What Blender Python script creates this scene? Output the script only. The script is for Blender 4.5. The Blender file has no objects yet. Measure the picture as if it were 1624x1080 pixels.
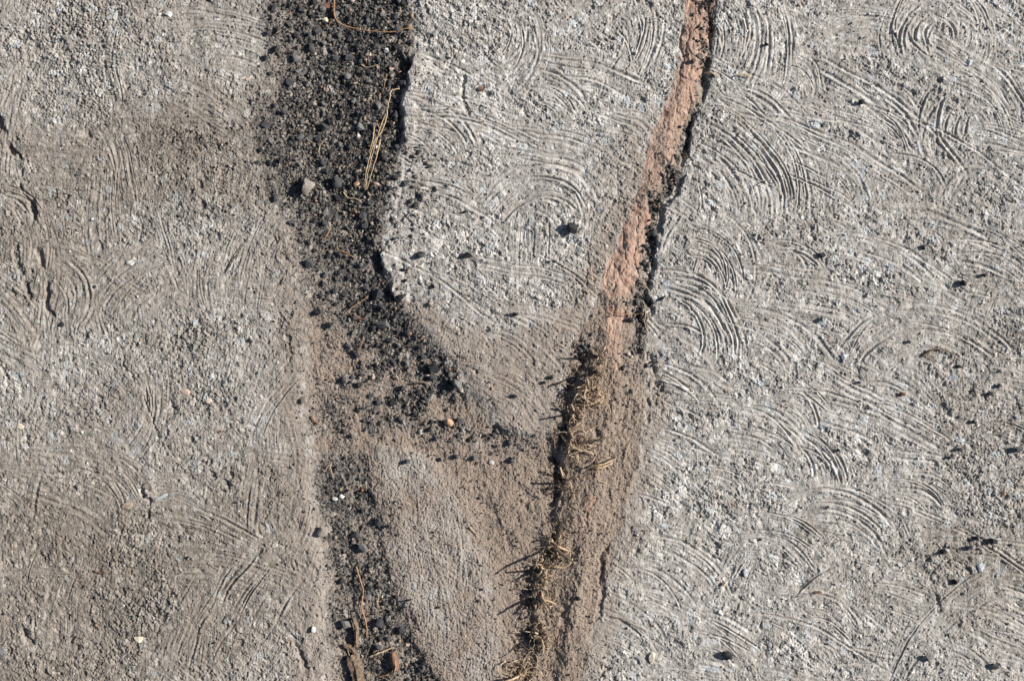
import bpy, bmesh, math, random
import numpy as np
from mathutils import Vector, Matrix, Euler

S = bpy.context.scene
# ------------------------------------------------------------------ camera
# 1 photograph pixel = 1 mm of ground; px() turns a ground position in mm into metres
CAM_H = 2.15
cam = bpy.data.cameras.new('camera'); camo = bpy.data.objects.new('camera', cam)
S.collection.objects.link(camo); S.camera = camo
camo.location = (0, 0, CAM_H); camo.rotation_euler = (0, 0, 0)
cam.sensor_width = 36; cam.lens = 36*CAM_H/1.624
cam.clip_start = 0.05; cam.clip_end = 400
# ------------------------------------------------------------------ light
SUN_EL, SUN_AZ = 33.0, 14.0        # azimuth measured from +x towards +y
w = bpy.data.worlds.new('World'); S.world = w; w.use_nodes = True
nt = w.node_tree; bg = nt.nodes['Background']; sky = nt.nodes.new('ShaderNodeTexSky')
sky.sky_type = 'NISHITA'; sky.sun_disc = False
sky.sun_elevation = math.radians(SUN_EL); sky.sun_rotation = math.radians(90-SUN_AZ)
nt.links.new(sky.outputs[0], bg.inputs[0]); bg.inputs[1].default_value = 0.05
sl = bpy.data.lights.new('sun', 'SUN'); sl.energy = 5.0; sl.angle = math.radians(0.5); sl.color = (1, .942, .866)
so = bpy.data.objects.new('sun', sl); S.collection.objects.link(so)
e, a = math.radians(SUN_EL), math.radians(SUN_AZ)
so.rotation_euler = Vector((math.cos(e)*math.cos(a), math.cos(e)*math.sin(a), math.sin(e))).to_track_quat('Z', 'Y').to_euler()
S.view_settings.view_transform = 'Standard'; S.view_settings.look = 'None'
S.view_settings.exposure = 0.46; S.view_settings.gamma = 1

def px(x, y, z=0): return Vector(((x-812)/1000, (540-y)/1000, z/1000))

# ------------------------------------------------------------------ noise
f32 = np.float32
def tab(seed, n=256): return np.random.RandomState(seed).rand(n, n).astype(f32)
def vnoise(X, Y, wl, seed):
    T = tab(seed); u = X/wl+1000; v = Y/wl+1000
    i = np.floor(u); j = np.floor(v); fu = (u-i).astype(f32); fv = (v-j).astype(f32)
    i = i.astype(np.int32) & 255; j = j.astype(np.int32) & 255; i1 = (i+1) & 255; j1 = (j+1) & 255
    fu = fu*fu*(3-2*fu); fv = fv*fv*(3-2*fv)
    return ((T[i, j]*(1-fu)+T[i1, j]*fu)*(1-fv)+(T[i, j1]*(1-fu)+T[i1, j1]*fu)*fv)*2-1
def fbm(X, Y, wl, seed, o=4, g=.55):
    s = 0; am = 1; t = 0
    for k in range(o):
        s = s+am*vnoise(X*(1 if k % 2 else .8)+Y*(0 if k % 2 else .6), Y*(1 if k % 2 else .8)-X*(0 if k % 2 else .6), wl, seed+k); t += am; am *= g; wl *= .5
    return s/t*1.6
def cells(X, Y, size, seed):
    JX, JY, A, B, C = [tab(seed+k) for k in range(5)]
    u = X/size+500; v = Y/size+500; i0 = np.floor(u).astype(np.int32); j0 = np.floor(v).astype(np.int32)
    F1 = np.full(X.shape, 9, f32); F2 = F1.copy(); ra = np.zeros_like(F1); rb = ra.copy(); rc = ra.copy(); DX = ra.copy(); DY = ra.copy()
    for di in (-1, 0, 1):
        for dj in (-1, 0, 1):
            i = i0+di; j = j0+dj; ii = i & 255; jj = j & 255
            dx = (u-(i+.1+.8*JX[ii, jj])).astype(f32); dy = (v-(j+.1+.8*JY[ii, jj])).astype(f32)
            d = np.sqrt(dx*dx+dy*dy); m = d < F1
            F2 = np.where(m, F1, np.minimum(F2, d)); F1 = np.where(m, d, F1)
            ra = np.where(m, A[ii, jj], ra); rb = np.where(m, B[ii, jj], rb); rc = np.where(m, C[ii, jj], rc)
            DX = np.where(m, dx, DX); DY = np.where(m, dy, DY)
    return F1, F2, ra, rb, rc, DX, DY
def sst(a_, b_, x):
    t = np.clip((x-a_)/(b_-a_), 0, 1); return t*t*(3-2*t)
def rocky(X, Y, size, seed, tilt=.9):
    """mosaic of tilted chips with gaps between them, height about 0..1 (times size)"""
    F1, F2, ra, rb, rc, DX, DY = cells(X, Y, size, seed)
    h = (ra*.45+(rb-.5)*tilt*DX+(rc-.5)*tilt*DY)*size-.16*size*F1
    gap = sst(0, .22, F2-F1)
    return h*gap-.25*size*(1-gap), ra, gap

# ------------------------------------------------------------------ grid
STEP = 0.85
def axis(lo, hi):
    c = list(np.arange(lo-26, hi+26.01, STEP)); s = STEP; p = c[-1]; up = []
    while p < hi+260: s = min(s*1.06, 2.6); p += s; up.append(p)
    while p < 30000: s *= 1.3; p += s; up.append(p)
    s = STEP; p = c[0]; dn = []
    while p > lo-260: s = min(s*1.06, 2.6); p -= s; dn.append(p)
    while p > -30000: s *= 1.3; p -= s; dn.append(p)
    return np.array(dn[::-1]+c+up)
xs = axis(0, 1624); ys = axis(0, 1080)
X, Y = np.meshgrid(xs, ys); X = X.astype(np.float64); Y = Y.astype(np.float64)
nx, ny = len(xs), len(ys); print('grid', nx, ny)
OUT = np.maximum(np.maximum(-X-250, X-1874), np.maximum(-Y-250, Y-1330)); NEAR = (1-sst(0, 400, OUT)).astype(f32)

# ------------------------------------------------------------------ the zones
def line(pts, y): p = np.array(sorted([(b, a_) for a_, b in pts])); return np.interp(y, p[:, 0], p[:, 1])
wx = 7*fbm(X, Y, 46, 11, 4, .62)+1.6*vnoise(X, Y, 5, 16); wy = 7*fbm(X, Y, 46, 21, 4, .62)
XW, YW = X+wx, Y+wy
GL = line([(418,-300),(425,0),(420,60),(417,140),(396,195),(408,250),(420,300),(450,345),(475,400),(480,480),(482,560),(490,640),(482,700),(490,780),(497,860),(512,960),(515,1080),(520,1400)], YW)
GR = line([(640,-300),(648,0),(650,85),(654,98),(640,150),(633,225),(628,262),(618,300),(606,350),(600,385),(606,420),(624,470),(652,500),(690,545),(722,590),(758,630),(782,672),(846,696),(860,700)], YW)
CL = line([(1110,-300),(1084,0),(1079,80),(1055,160),(1030,230),(1014,290),(985,370),(958,430),(940,480),(900,545),(884,620),(862,690),(855,700)], YW)
CR = line([(1160,-300),(1138,0),(1130,100),(1112,170),(1098,230),(1076,290),(1046,340),(1038,400),(1030,480),(1026,560),(1035,640),(1020,720),(1000,800),(978,880),(962,960),(942,1020),(930,1080),(900,1400)], YW)
PL = line([(430,-300),(430,0),(425,60),(420,140),(400,200),(408,250),(424,300),(448,345),(472,400),(478,480),(480,560),(478,640),(482,700),(490,780),(497,860),(512,960),(515,1080),(520,1400)], YW)
eb = vnoise(X, Y, 34, 17)                                        # where the broken edges crumble
shR = np.clip(sst(70, 96, YW)*sst(245, 222, YW)*(.7+.5*eb)+sst(396, 408, YW)*sst(486, 468, YW)*np.clip(.75+.9*eb, 0, 1)+.25*sst(60, 0, YW), 0, 1)
wG = 5+34*(1-shR)+34*sst(490, 600, YW)*(.6+.5*eb); dG = XW-GR; mid = sst(-.5, .5, dG/wG)*sst(-.6, .4, (CL-XW)/26)*sst(712, 676, YW)
shC = np.clip(sst(600, 520, YW)*(.75+.8*eb)+.35*sst(.1, .5, eb), 0, 1); wC = 5+26*(1-shC)
right = sst(-.6, .4, (XW-CR)/wC)
left = sst(-.75, .45, (PL-XW)/38)
ML = line([(575,700),(574,720),(586,770),(604,820),(614,880),(626,940),(650,1000),(690,1080),(760,1400)], YW)
MR = line([(585,700),(680,722),(735,790),(770,860),(792,930),(806,1000),(800,1080),(790,1400)], YW)
mound = sst(-18, 34, XW-ML+10*eb)*sst(-20, 36, MR-XW)*sst(680, 735, YW+(XW-600)*.3)
slab = np.clip(mid+right+left, 0, 1)
hollow = 1-slab
# dark gravel density, with shade painted in at the clay gap and soil crevice
gtop = (.62*sst(-12, 10, XW-GL)+.38*sst(5, 70, XW-GL+22*fbm(X, Y, 22, 250, 4, .7)))*sst(-9+6*shR, 5, GR-XW)*(1-sst(455, 580, YW+.5*(560-XW)))
gpatch = lambda cx, cy, rx, ry, soft=.5: 1-sst(1-soft, 1+soft, np.sqrt(((XW-cx)/rx)**2+((YW-cy)/ry)**2))
g2 = (gpatch(665, 600, 85, 42, .7)*.75+gpatch(590, 535, 40, 50, .6)*.6+gpatch(770, 690, 80, 26, .7)*.55+gpatch(660, 655, 100, 40, .7)*.3+gpatch(545, 590, 50, 60, .8)*.38+gpatch(530, 690, 48, 60, .8)*.42+gpatch(600, 640, 60, 40, .8)*.3)*np.clip(.55+1.1*fbm(X, Y, 26, 29, 4, .7), 0, 1.2)
g3 = sst(-4, 14, XW-GL-4)*sst(-2, 8, ML+2-XW)*sst(690, 760, YW)*.9
gside = gpatch(300, 222, 62, 22, .9)*.75+gpatch(300, 330, 90, 40, .9)*.3+gpatch(195, 940, 50, 60, .9)*.35+gpatch(1115, 80, 16, 100, .5)*.6
gline = np.exp(-((XW-(CR-9))/12)**2)*sst(640, 480, YW)*sst(-5, 3, CR-XW)*np.clip(.45+1.3*eb, 0, 1)  # gap right of the clay: dark crumbs plus the slab's cast shade as colour
crk = gpatch(1124, 95, 13, 62, .6)+gpatch(1100, 200, 12, 30, .6)+gpatch(1068, 272, 22, 30, .7)+gpatch(1040, 330, 10, 26, .6)+gpatch(1036, 410, 12, 44, .6)+gpatch(1022, 490, 16, 44, .6)*.7+gpatch(1000, 575, 18, 30, .7)*.5+gpatch(920, 560, 30, 26, .7)*.55+gpatch(895, 650, 18, 40, .7)*.5  # crumbs and shade of the clay gap and soil crevice, painted dark
crk = np.clip(crk*1.3*sst(-.25, .4, fbm(X, Y, 12, 245, 3, .7)), 0, 1)
spill = (gpatch(640, 290, 50, 75, .8)*.6+gpatch(655, 470, 60, 40, .8)*.35)*sst(-.1, .5, fbm(X, Y, 10, 251, 3, .7)+.1)
dark = np.clip(gtop*np.clip(1.05+.5*fbm(X, Y, 50, 19, 3), 0, 1)+g2+g3*np.clip(.75+.8*fbm(X, Y, 24, 246, 4, .7), 0, 1)+np.maximum(gline, crk*(1-right)), 0, 1)*(1-mid*.93)*(1-right*.9)+spill*mid
dark = np.clip(dark*(1-mound*.9)+gside*1.2*sst(0, .5, fbm(X, Y, 8, 231, 3, .7))*(1-gtop), 0, 1)
# clay
KL = line([(1112,-300),(1084,0),(1080,80),(1058,150),(1032,225),(1016,290),(986,370),(962,430),(956,480),(952,520),(962,560),(966,620),(958,665),(952,690),(950,700)], YW)
KR = line([(1150,-300),(1134,0),(1124,80),(1104,150),(1078,225),(1054,290),(1030,360),(1014,420),(1003,465),(992,505),(982,540),(981,600),(979,650),(972,680),(951,700)], YW)
clay = sst(-2, 4, XW-KL)*sst(-2, 3, KR-XW)*(YW < 700)
clay = clay*np.clip(.72+.25*sst(280, 80, Y)-.25*sst(400, 620, Y)+.85*fbm(X, Y*.6, 26, 61, 5, .75)+.5*sst(330, 100, Y)+.35*sst(320, 360, Y)*sst(500, 440, Y)-.3*sst(500, 560, Y), 0, 1)
def strand(pts, wdt):                                           # mask along a polyline
    m = np.zeros(X.shape, f32)
    for (ax, ay), (bx, by) in zip(pts[:-1], pts[1:]):
        dx, dy = bx-ax, by-ay; t = np.clip(((XW-ax)*dx+(YW-ay)*dy)/(dx*dx+dy*dy), 0, 1)
        m = np.maximum(m, (1-sst(wdt*.6, wdt*1.3, np.hypot(XW-ax-t*dx, YW-ay-t*dy))).astype(f32))
    return m
clay = np.maximum(clay, .8*strand([(940,790),(928,825),(922,850)], 6)); clay = np.maximum(clay, .6*strand([(895,965),(888,1010)], 5))
soil = np.clip(hollow*(1-dark*.8)*(1-mound*(.5+.5*fbm(X, Y, 40, 247, 4, .65))), 0, 1)
soil = np.maximum(soil, .7*sst(75, 0, CL-XW)*mid*sst(120, 330, YW))
dl = np.interp(X, [560,640,740,800,860,930], [470,474,515,522,500,455])
soil = np.maximum(soil, .62*sst(-14, 22, YW+5*vnoise(X, Y, 12, 18)-dl)*mid)
soil = np.maximum(soil, .6*sst(75, 0, PL-XW+14*eb)*left*sst(250, 420, YW))
soil = np.maximum(soil, .6*sst(45, 0, XW-CR+12*eb)*right*sst(500, 620, YW))

# ------------------------------------------------------------------ the scratches
GRV = np.zeros(X.shape, f32); SMO = np.zeros(X.shape, f32); WH = np.zeros(X.shape, f32)
rw = (5.0*fbm(X, Y, 90, 31, 2)+.45*vnoise(X, Y, 9, 35)).astype(f32); rnd = random.Random(5)
def family(cx, cy, r0, r1, a0, a1, gap=8.5, dep=1.5, wid=1.9, seed=None, smooth=.97, scar=False):
    """concentric comb marks round (cx, cy); angles in degrees, 0 = right, -90 = up in the photo"""
    rs = np.random.RandomState(int(abs(cx*7+cy*13+r0)) % 100000)
    if r1 < r0: r0, r1 = r1, r0
    th = np.radians(np.linspace(a0, a1, 60)); rr = r1+10
    xx = np.concatenate([cx+rr*np.cos(th), cx+(r0-10)*np.cos(th)]); yy = np.concatenate([cy+rr*np.sin(th), cy+(r0-10)*np.sin(th)])
    i0, i1 = np.searchsorted(ys, [yy.min()-8, yy.max()+8]); j0, j1 = np.searchsorted(xs, [xx.min()-8, xx.max()+8])
    if i1-i0 < 3 or j1-j0 < 3: return
    sl_ = (slice(i0, i1), slice(j0, j1)); x = X[sl_]-cx; y = Y[sl_]-cy
    r = np.hypot(x, y)+rw[sl_]; am = (a0+a1)/2; an = (np.degrees(np.arctan2(y, x))-am+180) % 360-180
    half = (a1-a0)/2; fa = np.clip(fade[sl_]+.5, 0, 1) if scar else fade[sl_]; dep *= .9 if scar else 1; wid *= .85
    ext = sst(-half-2, -half+12, an)*sst(half+2, half-12, an)*sst(r0-8, r0+3, r)*sst(r1+8, r1-3, r)*fa
    if OVER > .5 and not scar: GRV[sl_] *= (1-.8*ext).astype(f32)
    kk = np.where(ext > .02); e_ = ext[kk]; rk = r[kk]; s1 = np.radians(an[kk])*(r0+r1)/2        # drag texture along the mark
    fib = fbm(rk*1.0+cx, s1*.10+cy, 3.0, 501, 3, .75)
    FIB[sl_][kk] = FIB[sl_][kk]*(1-e_)+fib*e_; FM[sl_][kk] = np.maximum(FM[sl_][kk], e_)
    p = r0 if scar else r0+rs.rand()*3
    while p <= r1:
        jx, jy = rs.randn(2)*min(13., .085*r1+2); rt = np.hypot(x-jx, y-jy)+rw[sl_]*(.7+.6*rs.rand()); q = rt-p
        lo = -half*(1-.6*rs.rand()); hi = half*(1-.6*rs.rand()); wd = wid*(.65+.9*rs.rand()**1.6); dp = dep*(.4+1.1*rs.rand())
        if scar: lo, hi, dp, wd, q = -half, half, dep, wid*(.8+.5*rs.rand()), np.hypot(x, y)+rw[sl_]-p
        k2 = np.where((np.abs(q) < wd*4) & (an > lo-1) & (an < hi+1))
        if len(k2[0]):
            q = q[k2]; a2 = an[k2]; f = sst(lo, lo+9, a2)*sst(hi, hi-9, a2)*fa[k2]
            f = f*(np.clip(.75+.6*vnoise(a2*p*.0175, a2*0+p, 22, 333)+.3*vnoise(a2*p*.0175, a2*0+p, 6, 334), .1, 1.4) if scar else 1)
            g = -np.exp(-(q/(wd*.85))**2)+.8*np.exp(-((q+wd*1.9)/(wd*.9))**2)+.4*np.exp(-((q-wd*1.9)/(wd*.9))**2)
            GRV[sl_][k2] = np.clip(GRV[sl_][k2]*(1-(.35 if OVER < .5 or scar else .3)*f)+g*dp*f, -4, 2.4)
            SMO[sl_][k2] = np.maximum(SMO[sl_][k2], f*np.exp(-(q/(wd*2.4))**4)*smooth)
            WH[sl_][k2] = np.maximum(WH[sl_][k2], f*np.exp(-((q+wd*1.5)/(wd*1.1))**2))
        p += gap*(.35+1.1*rs.rand())
OVER = .3
FIB = np.zeros(X.shape, f32); FM = np.zeros(X.shape, f32)
fade = np.clip(.92+.9*fbm(X, Y, 55, 77, 4, .6), .3, 1).astype(f32)
FAM = [(885,384,248,292,-115,-57),(800,515,270,314,-100,-55),(850,372,52,112,-165,-15),(1090,70,58,175,-42,38),
 (1072,338,72,235,-68,8),(1080,140,66,104,178,245),(1497,58,18,90,120,400,11),(1500,60,60,90,150,250),
 (1180,485,372,416,-78,-28),(1150,633,428,455,-92,-40),(1150,633,380,425,-80,-55),(1085,442,36,104,-85,25),
 (1040,570,74,148,-95,2),(1050,682,64,104,-98,-25),(1080,1200,560,580,-95,-72),(1220,780,262,300,-95,-66),
 (1190,622,70,136,-92,-15),(1465,640,112,162,-152,-28),(1465,640,60,100,-150,-60),(1330,600,196,236,-98,-42),
 (1242,452,40,70,-130,-10),(1250,950,288,340,-100,-55),(1445,850,58,106,-150,-38),(1310,920,104,150,-125,-18),
 (1390,1080,136,182,-138,-48),(1680,1180,262,300,195,268),(1540,1340,470,505,-100,-70),(1380,1260,190,214,-125,-75),
 (1020,1010,110,168,-98,-20),(1020,1010,60,95,-98,-30),(640,280,50,134,-92,-15),(640,430,160,238,-92,-72),
 (660,520,215,262,-96,-62),(-20,384,58,92,-80,0),(130,832,66,116,-75,-15),(330,1100,330,346,-110,-82),
 (20,1400,660,690,-93,-72),(700,760,150,235,-75,-25,11,1.3,2.2),(820,760,170,240,-110,-50,12,1.1,2.2),
 (1240,150,30,72,-80,10),(1350,250,70,130,-75,5),(1300,330,60,100,-70,0),(1560,200,40,110,150,230),(1590,330,60,110,180,260),
 (1420,330,60,90,-100,-20),(1540,560,120,170,-110,-60),(1180,760,60,140,-100,-20),(1260,760,40,90,-90,10),(1110,820,60,100,-110,-30),
 (1200,960,70,150,-110,-30),(1290,1060,40,110,-120,-30),(1110,1110,60,130,-110,-30),(1500,1120,50,110,-130,-30),(1580,760,60,130,-130,-40),
 (1600,1000,50,90,-120,-30),(930,60,60,130,-30,35),(760,60,50,110,-30,60),(860,200,40,80,-100,-10),(980,250,40,85,-120,-10),
 (720,700,150,220,-80,-40),(1390,700,60,110,-130,-50),(1240,700,60,110,-90,-20),(300,1330,400,460,-100,-60)]
# the rest of the slabs carries fainter marks of the same comb
for k in range(460):
    cx, cy = rnd.uniform(-250, 1900), rnd.uniform(-220, 1380)
    if cx < 470: a0 = rnd.choice([-110, 160, -30, -80]); dd = 1.0
    else: a0 = rnd.choice([-110, -100, -95, -80, -130, 170]); dd = .85
    r = rnd.uniform(70, 420); family(cx, cy, r, r+rnd.uniform(8, 62), a0+rnd.uniform(-12, 12), a0+rnd.uniform(30, 85)*min(1, 130/r+.3), rnd.uniform(7, 13), dd*rnd.uniform(.5, 1.15), rnd.uniform(1.3, 2.3))
OVER = .75
for f_ in FAM: family(*f_)
# vertical and slanting combs on the left slab (large radii), and long single scars
for f_ in [(470,900,190,300,-32,22,9,1.2),(500,1010,170,250,-30,10,10,1.1),(860,700,405,452,173,188,8.5,1.4),(-160,880,175,205,-12,14),(600,1140,300,360,190,225,9,1.5),(700,1100,300,400,193,222,10,1.5),
           (-200,1000,260,310,-12,12,9),(60,480,60,84,-70,35,9,1.6),(620,760,215,300,195,232,12,1.2),(300,560,110,190,200,260,12,1.0),
           (60,760,120,170,-95,-50,10,1.0),(250,900,100,150,-110,-50,11,1.2),(60,260,20,80,-110,-30,9,1.1),(100,480,190,280,-110,-75,10,1.0),
           (330,250,130,220,-115,-50,12,.8),(130,640,60,130,-40,50,11,.9),(700,640,300,380,178,205,12,.8)]: family(*f_)
for f_ in [(885,384,290,291,-108,-57,5,2.6,2.4),(1150,633,452,453,-93,-42,5,2.8,2.4),(1180,485,410,411,-80,-28,5,1.8,2.2),(800,515,312,313,-96,-57,5,2.2,2.2),
           (1465,640,160,161,-148,-28,5,2.2,2.2),(1040,570,144,145,-95,-5,5,2.2,2.2),(20,1400,685,686,-93,-70,5,1.8,2.4),(1220,780,297,298,-95,-66,5,1.9,2.2),
           (1072,338,150,151,-75,5,5,2.4,2.2),(1072,338,118,119,-75,5,5,2.2,2.2),(1072,338,95,96,-70,5,5,2.2,2.2),(60,478,78,79,-65,40,5,3,2.6),
           (1330,600,232,233,-98,-45,5,1.7,2),(1250,950,336,337,-98,-58,5,1.8,2.2),(1020,1010,162,163,-98,-22,5,1.8,2.2),(1050,682,102,103,-98,-25,5,1.8,2)]: family(*f_, scar=True)
for k in range(46):                                                 # long single strokes crossing the slabs
    r = rnd.uniform(180, 620); cx = rnd.uniform(560, 1750)-r*.35; cy = rnd.uniform(0, 1080)+r; a0 = rnd.uniform(-100, -62)
    family(cx, cy, r, r+rnd.choice([1, 1, 10, 18]), a0, a0+rnd.uniform(18, 38), rnd.uniform(7, 10), rnd.uniform(.9, 1.9), rnd.uniform(1.6, 2.5), scar=True)
lowp = sst(.05, .6, fbm(X, Y, 120, 41, 3))                        # patches with coarse loose chips and no marks
lp = gpatch(150, 90, 130, 95, .5)+gpatch(340, 560, 70, 95, .5)+gpatch(215, 930, 60, 110, .5)+gpatch(1560, 700, 60, 220, .6)*.6+gpatch(60, 650, 60, 60, .6)*.7
lp = np.clip(lp*(.75+.9*fbm(X, Y, 60, 42, 4, .65)), 0, .9); SMO *= (1-.85*lp); GRV *= (1-.8*lp); WH *= (1-.8*lp)
ms = (mid+right+left*.9); GRV *= np.clip(ms+.9*mound, 0, 1); SMO *= np.clip(ms+.7*mound, 0, 1)
GRV *= (1-.5*soil)

# ------------------------------------------------------------------ heights (mm)
r1, t1, gp1 = rocky(X+1.2*vnoise(X, Y, 4, 51), Y+1.2*vnoise(X, Y, 4, 52), 5.2, 100, 1.3)
r2, t2, gp2 = rocky(X+2*vnoise(X, Y, 8, 53), Y+2*vnoise(X, Y, 8, 54), 11, 110, 1.0)
r3, t3, gp3 = rocky(X, Y, 2.9, 120, 1.2)
c_, s_ = math.cos(.62), math.sin(.62)
streak = fbm((X*c_+Y*s_)*.28, (-X*s_+Y*c_), 5.5, 130, 3, .6)      # drag texture, upper left to lower right
fine = fbm(X, Y, 3.2, 140, 2, .7); midn = fbm(X, Y, 26, 150, 4, .6); big = fbm(X, Y, 160, 160, 3)
rough = (1-SMO)*(1-.35*soil)*(1-.4*mound)
loose = np.clip(lp*1.0+sst(.2, .9, midn)*.35, 0, 1)
pv = r1*(.20+.62*loose)+r2*(.10+.31*loose)+r3*.85+streak*1.15*(1-loose)*(X > 500)*(1-FM)+streak*.4+FIB*FM*2.1*(1-loose)+.8*fbm(X, Y, 8, 199, 3, .7)
pits = (np.where((t2*7.3 % 1) > .96, 1, 0)*gp2+np.where((t1*17.3 % 1) > .965, .8, 0)*gp1+.6*sst(.5, .7, fbm(X, Y, 9, 248, 3, .65)))*slab*(1-.8*mound)*(1-.85*SMO)*(1-.5*FM)
Hslab = big*2.0+midn*1.7+pv*rough*(1-.34*FM)*.88+GRV*1.18*np.clip(.9+.5*fbm(X, Y, 110, 233, 2), .5, 1.3)+(r3*.22+fine*.2+FIB*.45)*SMO-pits*3.4
# the hollow between the slabs
ux = np.clip((XW-GL)/np.maximum(GR-GL, 30), 0, 1.2)
trench = np.where(YW < 560, -2.5-7*sst(0, .6, ux)*(1-(.85-.85*shR)*sst(.55, 1, ux))-7*sst(.75, 1, ux)*shR, 0)*(1-sst(470, 560, YW))
trench = trench+sst(470, 560, YW)*(-6-3*sst(480, 560, XW))
trench = trench*sst(70, 10, XW-GR)-3*g3-2*sst(10, 70, XW-GR)*sst(560, 470, YW)
step = strand([(925,560),(905,620),(893,690),(884,760),(880,840),(862,900),(855,960),(850,1020),(830,1090)], 5)
SL = line([(925,540),(905,620),(893,690),(884,760),(880,840),(862,900),(855,960),(850,1020),(830,1090)], YW)
ridge = 6.5*sst(-4, 6, XW-SL+6*eb)*np.exp(-np.maximum(XW-SL, 0)/75)*sst(520, 570, YW)*(XW < CR+10)
bank = 4.0*np.exp(-((XW-(KL+KR)/2)/16)**2)*(YW < 700)+3.5*np.exp(-((XW-(960-(YW-700)*.18))/14)**2)*sst(640, 720, YW)
Hh = trench+ridge+bank*hollow-5*step*sst(540, 570, YW)*hollow*np.clip(fbm(X, Y, 16, 261, 3, .7)*2+.35, 0, 1.2)-3*crk*(1-right)-5.5*gline*np.clip(fbm(X, Y, 18, 188, 3, .7)*1.6+.35, 0, 1)
along = fbm((X+(Y-700)*.18)*1.0, Y*.16, 13, 185, 4, .7)                # soil pressed into strands along the seam
Hh = Hh+big*1.4+midn*2.6+(r1*(.14+.5*dark)+r2*.10+r3*.55+fine*.5)*(1-.72*clay)+along*1.3*sst(-30, 10, XW-SL+eb*20)*sst(380, 520, YW)
Kf, tk, gk = rocky(XW*1.0, Y*.5, 21, 170, .45)                        # flakes of clay, longer than wide
Hh = Hh+clay*(Kf*.14+.45*(gk-1)*sst(290, 340, Y)*sst(520, 470, Y)+fbm(X, Y*.4, 9, 175, 5, .7)*.8+r3*.3)-fbm(X, Y, 9, 177, 2)*.6*(1-clay)
Hh = Hh*(1-mound)+mound*(-3.6+big+midn*1.8+r1*.16+r2*.12+r3*.7+fine*.35+fbm(X, Y, 14, 180, 5, .7)*.8+GRV*.6+FIB*FM*.25)
steepR = slab
H = Hslab*slab+Hh*(1-slab)
HN = np.clip(.75+1.1*fbm(X, Y, 11, 260, 3, .75), .1, 1.5)
# hollows under and beside the grass roots
for cx, cy, rx, ry, dp in [(893,690,9,26,8),(884,765,10,36,10),(876,735,9,12,7),(905,615,10,30,7),(925,570,12,20,5),(865,882,16,12,8),(848,912,14,16,8),(842,955,16,18,7),(846,1008,18,13,8),(822,1035,12,8,5),(815,1012,8,7,4),(905,655,14,10,6),(700,612,10,7,3),(783,683,8,12,6),(1010,500,14,6,4),(1038,575,8,14,6),(1045,610,8,10,5),(1000,560,10,8,4)]:
    H = H-dp*gpatch(cx, cy, rx, ry, .5)*HN
# long cracks and crumbled holes
for pts, wd, dp in [([(-4,186),(6,205),(14,228),(26,252),(32,285),(48,318),(56,345)], 5.5, 10), ([(1120,15),(1127,90),(1108,165),(1096,215),(1078,300),(1052,330),(1040,392),(1030,440),(1028,500)], 5.5, 8),
                    ([(62,395),(72,440),(70,480),(84,505)], 5.5, 6),([(24,395),(34,430),(45,470)], 5, 4), ([(222,775),(238,792),(238,820)], 3.5, 4), ([(465,1010),(480,1030),(482,1050),(488,1072)], 5, 5),
                    ([(962,860),(952,900),(958,930),(952,975)], 5, 4.5), ([(1485,945),(1492,972)], 3.5, 4), ([(40,1000),(60,1030),(75,1075)], 5, 5),
                    ([(190,545),(205,590),(235,620),(240,650),(250,700)], 2.2, 2.5), ([(1078,108),(1080,60),(1083,0)], 2.5, 3),([(1030,560),(1033,620),(1025,690)], 3, 3.5),
                    ([(733,125),(738,165),(745,178)], 3.5, 4)]:
    br = np.clip(.6+1.2*vnoise(X, Y, 13, 190), 0, 1)
    H = H-strand(pts, wd)*dp*br
# raised broken lips that throw the shade beside the gravel
for pts, wd, dp in [([(664,95),(654,130),(647,150),(642,215)], 12, 2), ([(616,400),(626,440),(638,468)], 14, 2.5)]: H = H+strand(pts, wd)*dp*slab
H = (H*NEAR+big*2*(1-NEAR)).astype(f32)
def height(x, y):
    i = np.clip(np.searchsorted(ys, y)-1, 0, ny-2); j = np.clip(np.searchsorted(xs, x)-1, 0, nx-2)
    return H[i, j]

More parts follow.
